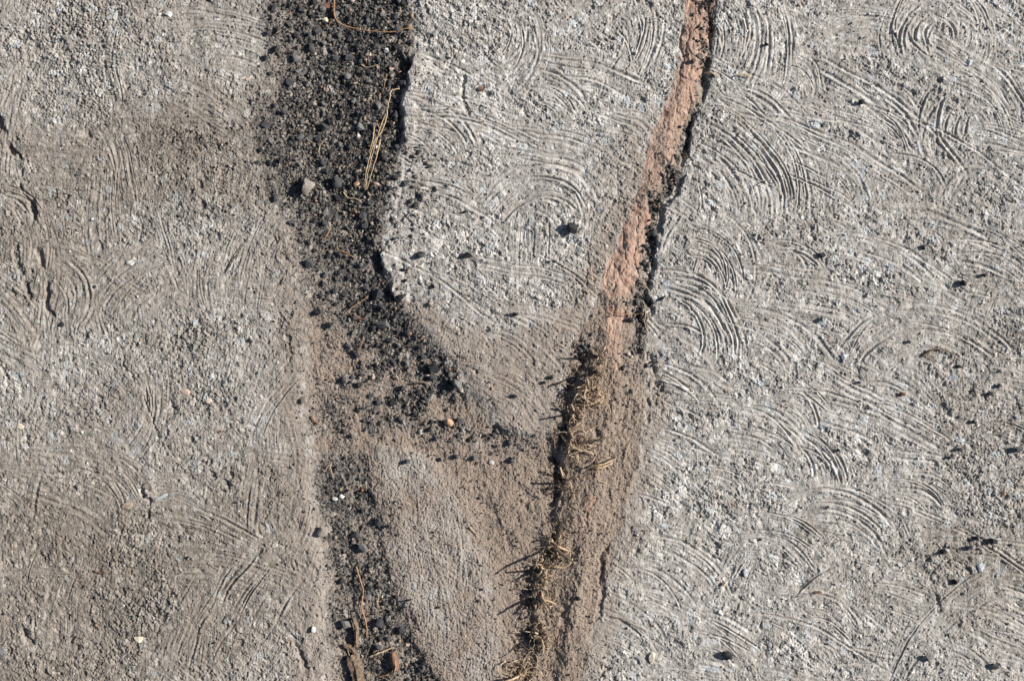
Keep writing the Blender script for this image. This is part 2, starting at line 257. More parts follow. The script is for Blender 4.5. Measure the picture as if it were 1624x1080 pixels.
# ------------------------------------------------------------------ materials
def mat(name): 
    m = bpy.data.materials.new(name); m.use_nodes = True; t = m.node_tree; b = t.nodes['Principled BSDF']
    b.inputs['Roughness'].default_value = .9; b.inputs['Specular IOR Level'].default_value = .25; return m, t, b
class N:
    def __init__(s, t): s.t = t
    def n(s, ty, **k):
        o = s.t.nodes.new(ty)
        for a_, v in k.items(): setattr(o, a_, v)
        return o
    def l(s, a_, b): s.t.links.new(a_, b)
    def attr(s, name): return s.n('ShaderNodeAttribute', attribute_name=name).outputs['Fac']
    def ramp(s, fac, stops, interp='LINEAR'):
        r = s.n('ShaderNodeValToRGB'); r.color_ramp.interpolation = interp; cr = r.color_ramp
        while len(cr.elements) < len(stops): cr.elements.new(.5)
        for e_, (p, c) in zip(cr.elements, stops): e_.position = p; e_.color = (*c, 1)
        s.l(fac, r.inputs[0]); return r.outputs[0]
    def noise(s, scale, det=3, rough=.6):
        c = s.n('ShaderNodeTexCoord'); o = s.n('ShaderNodeTexNoise'); o.inputs['Scale'].default_value = scale; o.inputs['Detail'].default_value = det; o.inputs['Roughness'].default_value = rough
        s.l(c.outputs['Object'], o.inputs['Vector']); return o.outputs['Fac']
    def mix(s, f, a_, b, mode='MIX'):
        m = s.n('ShaderNodeMix', data_type='RGBA', blend_type=mode)
        for v, i in ((f, 0), (a_, 6), (b, 7)):
            if hasattr(v, 'links') or isinstance(v, bpy.types.NodeSocket): s.l(v, m.inputs[i])
            else: m.inputs[i].default_value = v if i == 0 else (*v, 1)
        return m.outputs[2]
    def math(s, op, a_, b):
        m = s.n('ShaderNodeMath', operation=op)
        for v, i in ((a_, 0), (b, 1)):
            if isinstance(v, bpy.types.NodeSocket): s.l(v, m.inputs[i])
            else: m.inputs[i].default_value = v
        return m.outputs[0]
def ground_material(name):
    m, t, b = mat(name); g = N(t)
    stone = g.ramp(g.attr('tint'), [(0, (.05,.05,.052)), (.18, (.165,.191,.18)), (.5, (.315,.301,.283)), (.78, (.43,.412,.388)), (.86, (.33,.25,.19)), (.885, (.60,.60,.59)), (.93, (.74,.745,.74)), (.965, (.40,.45,.49)), (1, (.60,.60,.58))])
    dust = g.ramp(g.noise(260, 4, .7), [(.3, (.25,.224,.198)), (.7, (.41,.378,.342))])
    col = g.mix(g.math('MULTIPLY', g.attr('dust'), g.ramp(g.noise(330, 3, .7), [(.38, (.45,)*3), (.6, (1,)*3)])), stone, dust)
    wh = g.ramp(g.noise(420, 2, .6), [(.4, (.48,.46,.43)), (.7, (.80,.79,.76))])
    col = g.mix(g.attr('white'), col, wh)
    so_ = g.ramp(g.noise(700, 3, .75), [(.3, (.09,.067,.05)), (.45, (.232,.184,.147)), (.62, (.345,.28,.23)), (.78, (.66,.57,.49))])
    col = g.mix(g.attr('soil'), col, so_)
    so2 = so_
    cl = g.ramp(g.noise(60, 5, .7), [(.3, (.30,.19,.14)), (.5, (.42,.285,.22)), (.72, (.53,.40,.325))])
    cl = g.mix(g.ramp(g.noise(38, 6, .75), [(.52, (0,)*3), (.66, (.75,)*3)]), cl, so2)
    col = g.mix(g.attr('clay'), col, cl)
    dk = g.ramp(g.attr('tint'), [(0, (.02,.02,.021)), (.6, (.055,.053,.052)), (.85, (.12,.11,.10)), (.95, (.3,.26,.22))])
    col = g.mix(g.attr('dark'), col, dk)
    col = g.mix(g.attr('stain'), col, g.mix(1.0, col, (.64, .59, .54), 'MULTIPLY'))
    g.l(col, b.inputs['Base Color'])
    bu = g.n('ShaderNodeBump'); bu.inputs['Strength'].default_value = .5; bu.inputs['Distance'].default_value = .0012
    g.l(g.noise(900, 3, .7), bu.inputs['Height']); g.l(bu.outputs[0], b.inputs['Normal']); return m
GM = ground_material('worn_ground')
def tint_material(name, stops, rough=.85, spec=.3, nscale=300, bump=.0006):
    m, t, b = mat(name); g = N(t); b.inputs['Roughness'].default_value = rough; b.inputs['Specular IOR Level'].default_value = spec
    c = g.ramp(g.attr('tint'), stops); n = g.ramp(g.noise(nscale, 4, .7), [(.3, (.6,.6,.6)), (.7, (1.25,1.22,1.18))])
    g.l(g.mix(1.0, c, n, 'MULTIPLY'), b.inputs['Base Color'])
    bu = g.n('ShaderNodeBump'); bu.inputs['Distance'].default_value = bump; g.l(g.noise(nscale*2, 3, .7), bu.inputs['Height']); g.l(bu.outputs[0], b.inputs['Normal']); return m

# ------------------------------------------------------------------ the ground, cut into its four surfaces
tint = ((t1*.55+((t3*5.7) % 1)*.25+.2*((t2*3.1) % 1))).astype(f32)
tint = np.where(((t1*9.7) % 1) > .86, ((t1*31.3) % 1), np.clip(.1+tint*.85, 0, .8)).astype(f32)
tint = np.where(((t2*11.1) % 1) > .94, .88+.12*((t2*77.7) % 1), tint)
wpatch = sst(.1, .9, fbm(X, Y, 60, 210, 4, .65))
dust = np.clip(.50-.10*(X > 1050)+.28*midn+.35*SMO-.30*loose-.25*wpatch, .05, .96)
dust = np.clip(dust+.08*(X < 480)+.5*mound, 0, .95)
white = np.clip(WH*slab*.55*sst(-.1, .8, fbm(X, Y, 20, 220, 3, .7))*(X > 560)+WH*.12*slab+.85*sst(-.1, .7, wpatch+.25)*sst(.22, .42, fbm(X, Y, 8.5, 225, 3, .6))*slab*(1-.25*(X < 500))*(1-.6*SMO), 0, .9)
stain = .16*(X < 560)+gpatch(80, 950, 260, 230, .5)*.75+gpatch(300, 250, 260, 80, .6)*.6+gpatch(60, 420, 130, 90, .6)*.5+gpatch(330, 120, 120, 60, .6)*.2+gpatch(380, 900, 90, 230, .6)*.35+.12*(X < 480)+gpatch(1580, 700, 110, 300, .6)*.4+gpatch(1500, 930, 200, 120, .6)*.25
stain = np.clip((stain+.4*fbm(X, Y, 90, 230, 6, .72))*(1.15-.4*np.clip(r1+r3, -1, 1))*slab, 0, 1)
fd = np.clip(.5+.35*sst(420, 1000, Y)*(X > 900)+.5*fbm(X, Y, 130, 240, 3)+.25*mid, .12, 1)*slab*(1-.45*(X < 500))*(1-.6*mound)
cut = sst(.0, .35, fbm(X, Y, 6, 241, 3, .6)+.35)
f1_, f2_, fa_, fb_, fc_, _, _ = cells(X+3*vnoise(X, Y, 7, 242), Y+3*vnoise(X, Y, 7, 243), 8.5, 244)
fleck = (fa_ < fd*.42)*sst(.62, .42, f1_*(.75+.7*fb_))*cut*(1-.6*dust*(fc_ > .5))*(1-.5*SMO)
white = np.maximum(white, .92*fleck+.6*(fa_ < .06)*cut*sst(.6, .4, f1_)*mound)
attrs = dict(stain=stain, dust=dust, soil=soil, clay=clay, dark=dark*np.clip(.75+.4*fine, 0, 1), white=white*(1-soil), tint=tint)
VX = ((X-812)/1000).astype(f32); VY = ((540-Y)/1000).astype(f32); VZ = H/1000
P = np.stack([VX, VY, VZ], -1).reshape(-1, 3)
ctr = lambda A: (A[:-1, :-1]+A[1:, 1:])*.5
lab = np.zeros((ny-1, nx-1), np.int8)                      # 0 pavement
hc = ctr(slab) < .5; lab[hc] = 2; lab[hc & (ctr(dark) > .42)] = 1; lab[hc & (ctr(clay) > .4)] = 3
idx = np.arange(nx*ny).reshape(ny, nx)
Q = np.stack([idx[1:, :-1], idx[1:, 1:], idx[:-1, 1:], idx[:-1, :-1]], -1)
def grid_object(name, k, label, cat):
    q = Q[lab == k].reshape(-1); used = np.zeros(nx*ny, bool); used[q] = True
    remap = np.cumsum(used)-1; v = P[used]; q = remap[q]
    me = bpy.data.meshes.new(name); me.vertices.add(len(v)); me.vertices.foreach_set('co', v.ravel())
    nf = len(q)//4; me.loops.add(len(q)); me.loops.foreach_set('vertex_index', q.astype(np.int32))
    me.polygons.add(nf); me.polygons.foreach_set('loop_start', np.arange(0, len(q), 4, dtype=np.int32))
    me.update(calc_edges=True)
    for n_, arr in attrs.items():
        at = me.attributes.new(n_, 'FLOAT', 'POINT'); at.data.foreach_set('value', np.ascontiguousarray(arr.reshape(-1)[used], dtype=f32))
    me.materials.append(GM); o = bpy.data.objects.new(name, me); S.collection.objects.link(o)
    o['kind'] = 'structure'; o['label'] = label; o['category'] = cat; return o
grid_object('pavement', 0, 'scratched pale grey pavement with curved comb marks', 'pavement')
grid_object('gravel_ground', 1, 'dark stony ground under the black gravel strip', 'ground')
grid_object('soil_ground', 2, 'tan sandy soil between the pavement slabs', 'soil')
grid_object('clay_seam', 3, 'reddish flaky clay seam running down the crack', 'clay')

# ------------------------------------------------------------------ helpers for objects
def tag(o, label, cat, group=None, kind=None):
    o['label'] = label; o['category'] = cat
    if group: o['group'] = group
    if kind: o['kind'] = kind
    return o
def mesh_obj(name, v, f, m, parent=None, smooth=False, tintv=None):
    me = bpy.data.meshes.new(name); me.from_pydata([tuple(p) for p in v], [], f); me.update()
    if smooth: me.polygons.foreach_set('use_smooth', [True]*len(me.polygons))
    if tintv is not None:
        at = me.attributes.new('tint', 'FLOAT', 'POINT'); at.data.foreach_set('value', np.full(len(me.vertices), tintv, f32) if np.isscalar(tintv) else np.asarray(tintv, f32))
    me.materials.append(m); o = bpy.data.objects.new(name, me); S.collection.objects.link(o)
    if parent: o.parent = parent
    return o
def hull(n, seed, box=.72, cuts=0):
    """angular chip: convex hull of random points, unit radius; returns verts, tris"""
    r = random.Random(seed); bm = bmesh.new()
    for _ in range(n):
        d = Vector((r.gauss(0, 1), r.gauss(0, 1), r.gauss(0, 1))).normalized()*r.uniform(.8, 1.05)
        bm.verts.new(d)
    res = bmesh.ops.convex_hull(bm, input=bm.verts)
    bmesh.ops.delete(bm, geom=[v for v in bm.verts if not v.link_faces], context='VERTS')
    bmesh.ops.triangulate(bm, faces=bm.faces)
    bm.verts.index_update(); v = np.array([x.co[:] for x in bm.verts]); f = np.array([[x.index for x in q.verts] for q in bm.faces]); bm.free(); return v, f
PROTO = [hull(6+k % 5, 300+k) for k in range(32)]
rs = np.random.RandomState(77)
def rotm(n, flat):
    a_ = rs.rand(n)*2*np.pi; c, s = np.cos(a_), np.sin(a_)
    b_ = rs.randn(n)*flat; cb, sb = np.cos(b_), np.sin(b_)
    R = np.zeros((n, 3, 3)); R[:, 0, 0] = c; R[:, 0, 1] = -s*cb; R[:, 0, 2] = s*sb; R[:, 1, 0] = s; R[:, 1, 1] = c*cb; R[:, 1, 2] = -c*sb; R[:, 2, 1] = sb; R[:, 2, 2] = cb
    return R
def scatter(name, x, y, size, tints, m, label, lift=.25, flat=.5):
    """many loose stones as ONE mesh: nobody could count them"""
    n = len(x); pr = rs.randint(0, len(PROTO), n); V = []; F = []; T = []; off = 0
    R = rotm(n, flat); sc = np.stack([np.ones(n), .6+.4*rs.rand(n), .45+.4*rs.rand(n)], 1)*(size/2)[:, None]
    z = height(x, y)+sc[:, 2]*lift*2
    base = np.stack([(x-812), (540-y), z], 1)
    for k in range(len(PROTO)):
        ii = np.where(pr == k)[0]
        if not len(ii): continue
        v, f = PROTO[k]; vv = np.einsum('nij,nvj->nvi', R[ii], v[None]*sc[ii][:, None, :])+base[ii][:, None, :]
        V.append(vv.reshape(-1, 3)); F.append((f[None]+(np.arange(len(ii))*len(v))[:, None, None]+off).reshape(-1, 3)); T.append(np.repeat(tints[ii], len(v))); off += len(ii)*len(v)
    V = np.concatenate(V)/1000; F = np.concatenate(F).astype(np.int32); T = np.concatenate(T)
    me = bpy.data.meshes.new(name); me.vertices.add(len(V)); me.vertices.foreach_set('co', V.astype(f32).ravel())
    me.loops.add(F.size); me.loops.foreach_set('vertex_index', F.ravel()); me.polygons.add(len(F)); me.polygons.foreach_set('loop_start', np.arange(0, F.size, 3, dtype=np.int32)); me.update(calc_edges=True)
    at = me.attributes.new('tint', 'FLOAT', 'POINT'); at.data.foreach_set('value', T.astype(f32)); me.materials.append(m)
    o = bpy.data.objects.new(name, me); S.collection.objects.link(o); return tag(o, label, name.replace('_', ' '), kind='stuff')
def pick(mask, n, x0=-200, x1=1824, y0=-200, y1=1280, p=1):
    X_, Y_ = [], []; c = 0
    while c < n:
        x = rs.uniform(x0, x1, n*2); y = rs.uniform(y0, y1, n*2)
        i = np.clip(np.searchsorted(ys, y)-1, 0, ny-2); j = np.clip(np.searchsorted(xs, x)-1, 0, nx-2)
        k = rs.rand(n*2) < mask[i, j]**p; X_.append(x[k]); Y_.append(y[k]); c += k.sum()
        if k.mean() < 1e-4: break
    return np.concatenate(X_)[:n], np.concatenate(Y_)[:n]
GSTOPS = [(0, (.018,.018,.02)), (.4, (.055,.055,.057)), (.66, (.125,.121,.117)), (.84, (.22,.19,.16)), (.93, (.36,.29,.22)), (.97, (.30,.15,.09)), (1, (.6,.58,.54))]
M_grav = tint_material('dark_gravel_stone', GSTOPS, .75, .4)
PSTOPS = [(0, (.04,.04,.042)), (.18, (.16,.15,.145)), (.5, (.30,.28,.26)), (.75, (.40,.36,.32)), (.85, (.45,.31,.22)), (.9, (.6,.59,.57)), (1, (.72,.72,.70))]
M_chip = tint_material('pavement_chip', PSTOPS, .9, .25)
gm = np.clip(dark, 0, 1)*NEAR
inner = dict(x0=250, x1=1150)
x, y = pick(gm, 15000, **inner, p=1.2); scatter('gravel', x, y, (2.2+rs.gamma(1.25, 2.7, len(x)).clip(0, 12))*np.interp(x-line([(418,-300),(425,0),(417,140),(400,200),(420,300),(475,400),(500,600),(500,1400)], y), [0, 60, 170], [.55, .8, 1.1]), rs.rand(len(x))**1.05, M_grav, 'loose black volcanic gravel filling the strip between slabs', .22, .6)
x, y = pick(gm, 14000, **inner, p=1.0); scatter('grit', x, y, 1.5+rs.rand(len(x))*1.9, rs.rand(len(x)), M_grav, 'fine dark grit between the larger gravel pieces', .5, .6)
sm = np.clip(soil*hollow*(1-dark)*NEAR*.9+.1*soil*NEAR, 0, 1)*(1-.85*clay)
x, y = pick(sm, 9000, x0=380, x1=1150); scatter('soil_grains', x, y, 1.2+rs.gamma(1.3, .55, len(x)).clip(0, 3.6), rs.rand(len(x)), M_chip, 'sandy crumbs lying on the tan soil', .3, .6)
x, y = pick(sm, 1800, x0=380, x1=1150); scatter('dark_soil_crumbs', x, y, 1.8+rs.gamma(1.6, 1.0, len(x)).clip(0, 5), rs.rand(len(x))*.6, M_grav, 'dark crumbs sprinkled over the tan soil', .35, .6)
pm = np.clip(slab*NEAR*(.25+.9*lp+.35*sst(.1, .8, midn)), 0, 1)
x, y = pick(pm, 16000); scatter('pavement_chips', x, y, 2.0+rs.gamma(1.8, 1.0, len(x)).clip(0, 6.5), rs.rand(len(x)), M_chip, 'loose pale chips and crumbs on the scratched pavement', .12, .4)
dm = np.clip(slab*NEAR*.3+dark*.3*NEAR+.6*slab*NEAR*np.exp(-np.abs(XW-GR)/30)+.5*right*NEAR*sst(1450, 1624, X), 0, 1)
x, y = pick(np.clip(slab*NEAR*(.35+.5*sst(0, .6, midn)), 0, 1), 5500); scatter('fine_dark_grit', x, y, 1.5+rs.gamma(1.2, .5, len(x)).clip(0, 2.2), rs.rand(len(x))*.55, M_grav, 'fine dark grit caught in the rough pavement', .3, .6)
x, y = pick(slab*NEAR*(X > 560)*.6, 2600); scatter('pale_chips', x, y, 2.2+rs.gamma(1.6, .9, len(x)).clip(0, 5), .86+.14*rs.rand(len(x)), M_chip, 'whitish stone chips bedded in the pale pavement', .02, .25)
x, y = pick(dm, 1700); scatter('dark_specks', x, y, 1.8+rs.gamma(1.4, .8, len(x)).clip(0, 4.5), rs.rand(len(x))*.6, M_grav, 'dark crumbs scattered thinly over the pale pavement', .35, .6)

# ------------------------------------------------------------------ single stones
MC = {}
def stone_mat(c):
    if c not in MC:
        base = {'black': (.028,.029,.032), 'charcoal': (.06,.06,.064), 'grey': (.17,.168,.165), 'tan': (.36,.29,.22), 'white': (.60,.585,.55), 'blue-grey': (.42,.46,.48),
                'orange': (.52,.34,.22), 'pinkish': (.50,.37,.30), 'brown': (.15,.07,.045), 'cream': (.66,.57,.44), 'dusty': (.28,.25,.22)}[c]
        m, t, b = mat(c.replace('-', '_')+'_stone'); g = N(t); b.inputs['Roughness'].default_value = .8
        lo = tuple(v*.62 for v in base); hi = tuple(min(v*1.3, .82) for v in base)
        g.l(g.ramp(g.noise(170, 5, .7), [(.32, lo), (.68, hi)]), b.inputs['Base Color'])
        bu = g.n('ShaderNodeBump'); bu.inputs['Distance'].default_value = .001; bu.inputs['Strength'].default_value = .7; g.l(g.noise(500, 4, .7), bu.inputs['Height']); g.l(bu.outputs[0], b.inputs['Normal']); MC[c] = m
    return MC[c]
def stone(xp, yp, sx, sy, c, label, rot=0, name='stone', h=None, roundish=False, group=None, sink=.28):
    if sink < .5: kk = 1.2 if xp < 640 else .96; sx *= kk; sy *= kk; h = h*1.25 if h else None
    seed = int(xp*31+yp*17); r = random.Random(seed); v, f = hull(60 if roundish else 15, seed)
    bm = bmesh.new(); vs = [bm.verts.new(p) for p in v]; [bm.faces.new([vs[i] for i in q]) for q in f]
    bmesh.ops.dissolve_limit(bm, angle_limit=.22, verts=bm.verts, edges=bm.edges)
    bmesh.ops.bevel(bm, geom=bm.edges[:], offset=.08 if not roundish else .05, segments=1, affect='EDGES', clamp_overlap=True)
    bmesh.ops.triangulate(bm, faces=bm.faces); bmesh.ops.subdivide_edges(bm, edges=bm.edges[:], cuts=1, use_grid_fill=True)
    hh = h or min(sx, sy)*r.uniform(.62, .85)
    from mathutils import noise as mn
    for q in bm.verts:
        n_ = mn.noise(q.co*2.2+Vector((seed % 91, 0, 0)))*.13+mn.noise(q.co*6+Vector((0, seed % 77, 0)))*.05
        q.co *= 1+n_*(.5 if roundish else 1); q.co = Vector((q.co.x*sx/2000, q.co.y*sy/2000, q.co.z*hh/2000))
    me = bpy.data.meshes.new(name); bm.to_mesh(me); bm.free(); me.materials.append(stone_mat(c))
    if roundish: me.polygons.foreach_set('use_smooth', [True]*len(me.polygons))
    o = bpy.data.objects.new(name, me); S.collection.objects.link(o)
    o.location = px(xp, yp, max(float(height(xp+a_, yp+b_)) for a_, b_ in ((0, 0), (sx*.3, 0), (-sx*.3, 0), (0, sy*.3), (0, -sy*.3)))+hh*(.5-sink*.7)); o.rotation_euler = (0, 0, math.radians(-rot))
    tag(o, label, name.replace('_', ' '), group); return o
# x, y, width, height, colour, label, rotation
ST = [
(907,363,25,19,'black','largest black stone, its shadow built in, lying alone on the middle slab',35),  # black colour and width take in the shadow beside the stone
(743,405,21,13,'black','black wedge-shaped stone left of centre on the middle slab',-20),
(667,404,20,15,'charcoal','flat charcoal stone on the left edge of the middle slab',0),
(598,468,19,19,'charcoal','rounded dark grey stone tucked under the slab ledge',20),
(638,470,15,11,'black','black stone at the foot of the pavement ledge',-20),
(607,514,21,15,'grey','grey triangular stone at the lower end of the gravel',10),
(687,583,24,20,'black','lumpy black clinker beside the tan gravel patch',30),
(686,598,15,14,'charcoal','small charcoal lump pressed against the black clinker',10),
(725,609,22,20,'grey','grey block throwing a wide shadow below the clinker',30),
(733,618,10,11,'cream','small cream stone leaning on the grey block',0),
(590,597,10,9,'pinkish','small pinkish round pebble in the gravel fan',0),
(627,599,10,11,'tan','small tan oval pebble right of the pinkish one',30),
(638,616,12,11,'charcoal','dark cube-like stone below the two pale pebbles',20),
(712,670,17,14,'orange','bright orange-tan pebble with a glossy white spot',10),
(728,665,14,12,'charcoal','dark grey pebble touching the orange pebble side',0),
(668,685,10,8,'white','small white stone below and left of orange pebble',0),
(482,635,13,11,'dusty','dusty grey stone at the left slab edge',0),
(490,418,16,13,'charcoal','dark stone at left edge of the gravel strip',0),
(508,494,15,12,'charcoal','dark stone near the bottom left of gravel strip',0),
(523,515,11,11,'black','small black stone where the gravel thins out',0),
(817,498,12,11,'black','black speck-like stone on lower middle slab',0),
(816,628,11,9,'black','black stone on the dusty tip of middle slab',0),
(875,598,10,9,'black','upper of two black crumbs left of the dry grass',0),
(863,607,8,7,'black','lower of two black crumbs left of the dry grass',0),
(667,550,13,12,'charcoal','charcoal stone above the clinker pair',0),
(630,548,11,9,'grey','pale-faced grey chip in the gravel fan',40),
(645,574,9,14,'grey','narrow upright grey chip in the gravel fan',-20),
(640,428,11,7,'black','upper small black chip beside the ledge',0),
(643,445,9,7,'black','lower small black chip beside the ledge',0),
(420,197,22,17,'charcoal','dark pyramid-like stone on the upper left gravel edge',20),
(515,201,15,14,'charcoal','blue-black stone in the middle of upper gravel',0),
(600,166,11,15,'grey','upright grey stone left of the long straws',0),
(571,202,15,14,'grey','grey stone left of the straw bundle middle',10),
(612,80,9,8,'white','small white pebble in the top right gravel',0),
(515,31,11,9,'cream','cream pebble beside the bent root at the top',0),
(620,109,12,8,'pinkish','pinkish flat pebble near the top slab edge',0),
(550,120,12,11,'grey','grey stone left of the short straw in upper gravel',0),
(490,298,27,25,'dusty','large dusty tan lump at the left of the gravel',80),
(532,288,24,19,'charcoal','large charcoal stone right of the dusty lump',10),
(566,293,11,9,'orange','small orange-tan pebble at the foot of the straws',0),
(597,292,9,7,'pinkish','small pinkish pebble right of the straw foot',0),
(595,233,9,8,'white','small whitish pebble between the straws',0),
(627,283,11,9,'black','black stone on the slab right of straw foot',0),
(690,302,8,7,'black','black crumb on the scratched slab right of gravel',0),
(737,336,12,7,'black','thin black chip above the wedge-shaped stone',-10),
(1352,162,10,10,'white','white stone beside a dark pit on the upper right slab',0),
(1365,163,12,12,'black','black lump standing in for the dark hole right of the white stone',0),  # black stone added where the slab has a shaded hole
(1585,173,9,7,'white','white chip near the upper right edge',0),
(1537,100,14,13,'blue-grey','blue-grey stone inside the upper right swirl',30),
(1215,72,8,7,'black','black crumb between upright scratches at upper right',0),
(1462,267,11,7,'white','white chip below the long curved scar',0),
(1562,338,11,8,'white','white triangular chip at the right below the scars',0),
(1303,405,12,11,'black','black stone in the middle of the right slab',10),
(1527,449,15,12,'black','black angular stone right of the curved scratches',20),
(1560,437,13,9,'charcoal','charcoal stone right of the angular black one',0),
(1463,393,8,12,'black','small upright black chip above the angular stone',0),
(1340,568,19,17,'blue-grey','pale blue-grey flat stone at the end of the big arc',20),
(1578,563,10,9,'cream','cream pebble under the right end of the big arc',0),
(1520,581,13,7,'black','flat black stone beneath the curled bark',0),
(1362,607,8,7,'black','black crumb below the pale blue-grey stone',0),
(1430,625,13,9,'brown','reddish brown-black stone below the big arc',0),
(1569,624,12,8,'black','black oval stone near the right side',0),
(1583,612,9,12,'charcoal','charcoal chip just above the black oval stone',20),
(1522,697,19,9,'blue-grey','long pale blue-grey chip at the right',-5),
(1612,713,16,12,'charcoal','charcoal stone at the right edge of the picture',0),
(1520,712,10,8,'black','black stone just below the long pale chip',0),
(1328,713,8,8,'black','lone black crumb on the lower middle right slab',0),
(1543,669,9,9,'black','black crumb between oval stone and long pale chip',0),
(1440,542,9,7,'black','black crumb inside the big arc',0),
(1303,507,9,11,'charcoal','charcoal chip left of the big arc',0),
(1188,440,12,13,'white','white chip on the right slab near the clay seam',0),
(1118,457,10,7,'black','black chip lying on a curved scratch near clay seam',0),
(1050,474,13,8,'black','black stone just right of the soil crack',-20),
(1000,508,18,10,'black','black flat stone at the lower end of the clay seam',0),
(962,391,7,7,'white','small white pebble left of the clay seam',0),
(806,411,9,9,'white','round white pebble on the middle slab',0),
(1495,874,14,11,'black','leftmost of the four black stones at lower right',-20),
(1537,866,16,13,'charcoal','second of the four dark stones at lower right',-20),
(1548,853,9,10,'black','smallest of the four dark stones at lower right',0),
(1574,857,16,15,'black','rightmost of the four dark stones at lower right',0),
(1513,922,14,10,'black','black stone below the row of four',10),
(1555,898,13,20,'blue-grey','pale blue-grey stone below the rightmost dark stone',-20),
(1577,1055,14,13,'charcoal','charcoal stone near the bottom right corner',0),
(1470,1042,18,13,'grey','grey half-buried stone near the bottom right',0),
(1505,725,10,6,'black','flat black chip left of the edge stone at right',-10),
(1590,782,10,8,'orange','orange-brown pebble at the right side',0),
(1153,1038,20,17,'black','rough black lump at the bottom of the right slab',0),
(1195,858,12,12,'white','bright white angular stone on lower right slab',0),
(1182,908,13,16,'blue-grey','pale bluish stone below the bright white one',0),
(1148,925,8,9,'orange','small orange chip left of the pale bluish stone',0),
(1035,1042,14,21,'cream','cream patchy stone left of the rough black lump',10),
(1142,972,13,12,'white','white rounded stone above the rough black lump',0),
(917,947,8,10,'black','black crumb right of the lower grass tufts',0),
(815,729,13,13,'grey','grey stone at the left of the soil shadow',0),
(872,774,11,9,'charcoal','blue-black stone in the soil crevice',0),
(512,843,20,17,'dusty','dusty dark stone at the left slab edge lower down',0),
(578,870,24,15,'grey','grey oval stone in the lower gravel strip',25),
(647,732,11,11,'charcoal','dark stone on top of the smooth mound',30),
(753,727,13,11,'grey','grey stone at the top right of the mound',0),
(724,724,14,9,'charcoal','charcoal stone left of the grey one above mound',0),
(780,734,9,8,'white','white pebble above the tan soil',0),
(700,728,10,9,'grey','pale grey stone at the top of the mound',0),
(542,787,10,8,'white','right white chip of a pair in the lower gravel',0),
(530,792,9,7,'white','left white chip of a pair in the lower gravel',0),
(600,828,15,13,'charcoal','charcoal stone at the mound foot',0),
(617,834,9,8,'charcoal','small charcoal stone right of the mound foot stone',0),
(563,849,14,11,'charcoal','charcoal stone above the grey oval one',0),
(540,923,11,10,'black','black stone left of the upright dry stem',0),
(583,947,12,11,'grey','grey stone right of the upright dry stem',0),
(498,998,10,12,'white','white chip near the lower left slab edge',0),
(547,990,20,14,'grey','blue-grey stone left of the bark stick',0),
(600,988,15,16,'charcoal','charcoal stone right of the bark stick',20),
(597,1028,16,14,'charcoal','charcoal stone beside the dry red leaf',0),
(636,1000,14,12,'charcoal','charcoal stone above the dry red leaf',0),
(645,1023,12,10,'pinkish','pinkish white stone right of the dry red leaf',0),
(672,1051,12,9,'black','black stone at the bottom of the mound',0),
(695,963,9,5,'black','small black flat chip on lower mound',-15),
(648,951,14,5,'black','black sliver on the mound edge',-20),
(98,515,9,12,'black','black stone standing in for a dark hole beside the left curved scar',30),  # stone put in place of a hole, its shade given as black colour
(150,455,8,8,'black','black crumb right of the left curved scar',0),
(397,539,9,9,'black','black crumb on the pebbly patch of left slab',0),
(310,512,13,10,'blue-grey','blue-grey pebble in the pebbly patch at left',0),
(295,622,19,13,'pinkish','largest pinkish pebble on the left slab',10),
(330,636,12,11,'pinkish','pinkish pebble right of the largest pinkish one',0),
(348,684,9,7,'brown','reddish brown crumb on the left slab',0),
(32,676,15,11,'cream','cream pebble at the lower left edge',20),
(100,63,9,6,'black','left black crumb on the upper left chips',0),
(132,67,8,7,'black','right black crumb on the upper left chips',0),
(182,133,12,12,'grey','grey chip in the upper left pebbly patch',0),
(268,23,15,11,'white','whitish flat stone near the top left',20),
(203,802,21,13,'tan','tan half-buried stone on the lower left slab',-10),
(257,788,27,8,'blue-grey','long pale sliver of stone beside the left crack',-30),
(220,1013,20,15,'cream','pale cream stone at the bottom left',0),
(373,797,8,6,'black','black crumb on the lower left slab',0),
(207,418,18,11,'white','white broken chip on the left slab',-10),
]
occ = []
for s_ in ST:
    xp, yp, sx, sy, c, l_, ro = s_
    rd = c in ('orange', 'white', 'pinkish', 'tan', 'cream') and abs(sx-sy) < 4
    flatc = c in ('white', 'cream', 'blue-grey', 'pinkish') and xp > 640 or (c == 'tan' and xp < 400) or (xp < 470)
    stone(xp, yp, sx, sy, c, l_, ro, 'pebble' if rd else 'stone', roundish=(c == 'orange' and xp == 712), h=min(sx, sy)*(.4 if flatc else .8), sink=.55 if flatc else .22); occ.append((xp, yp))
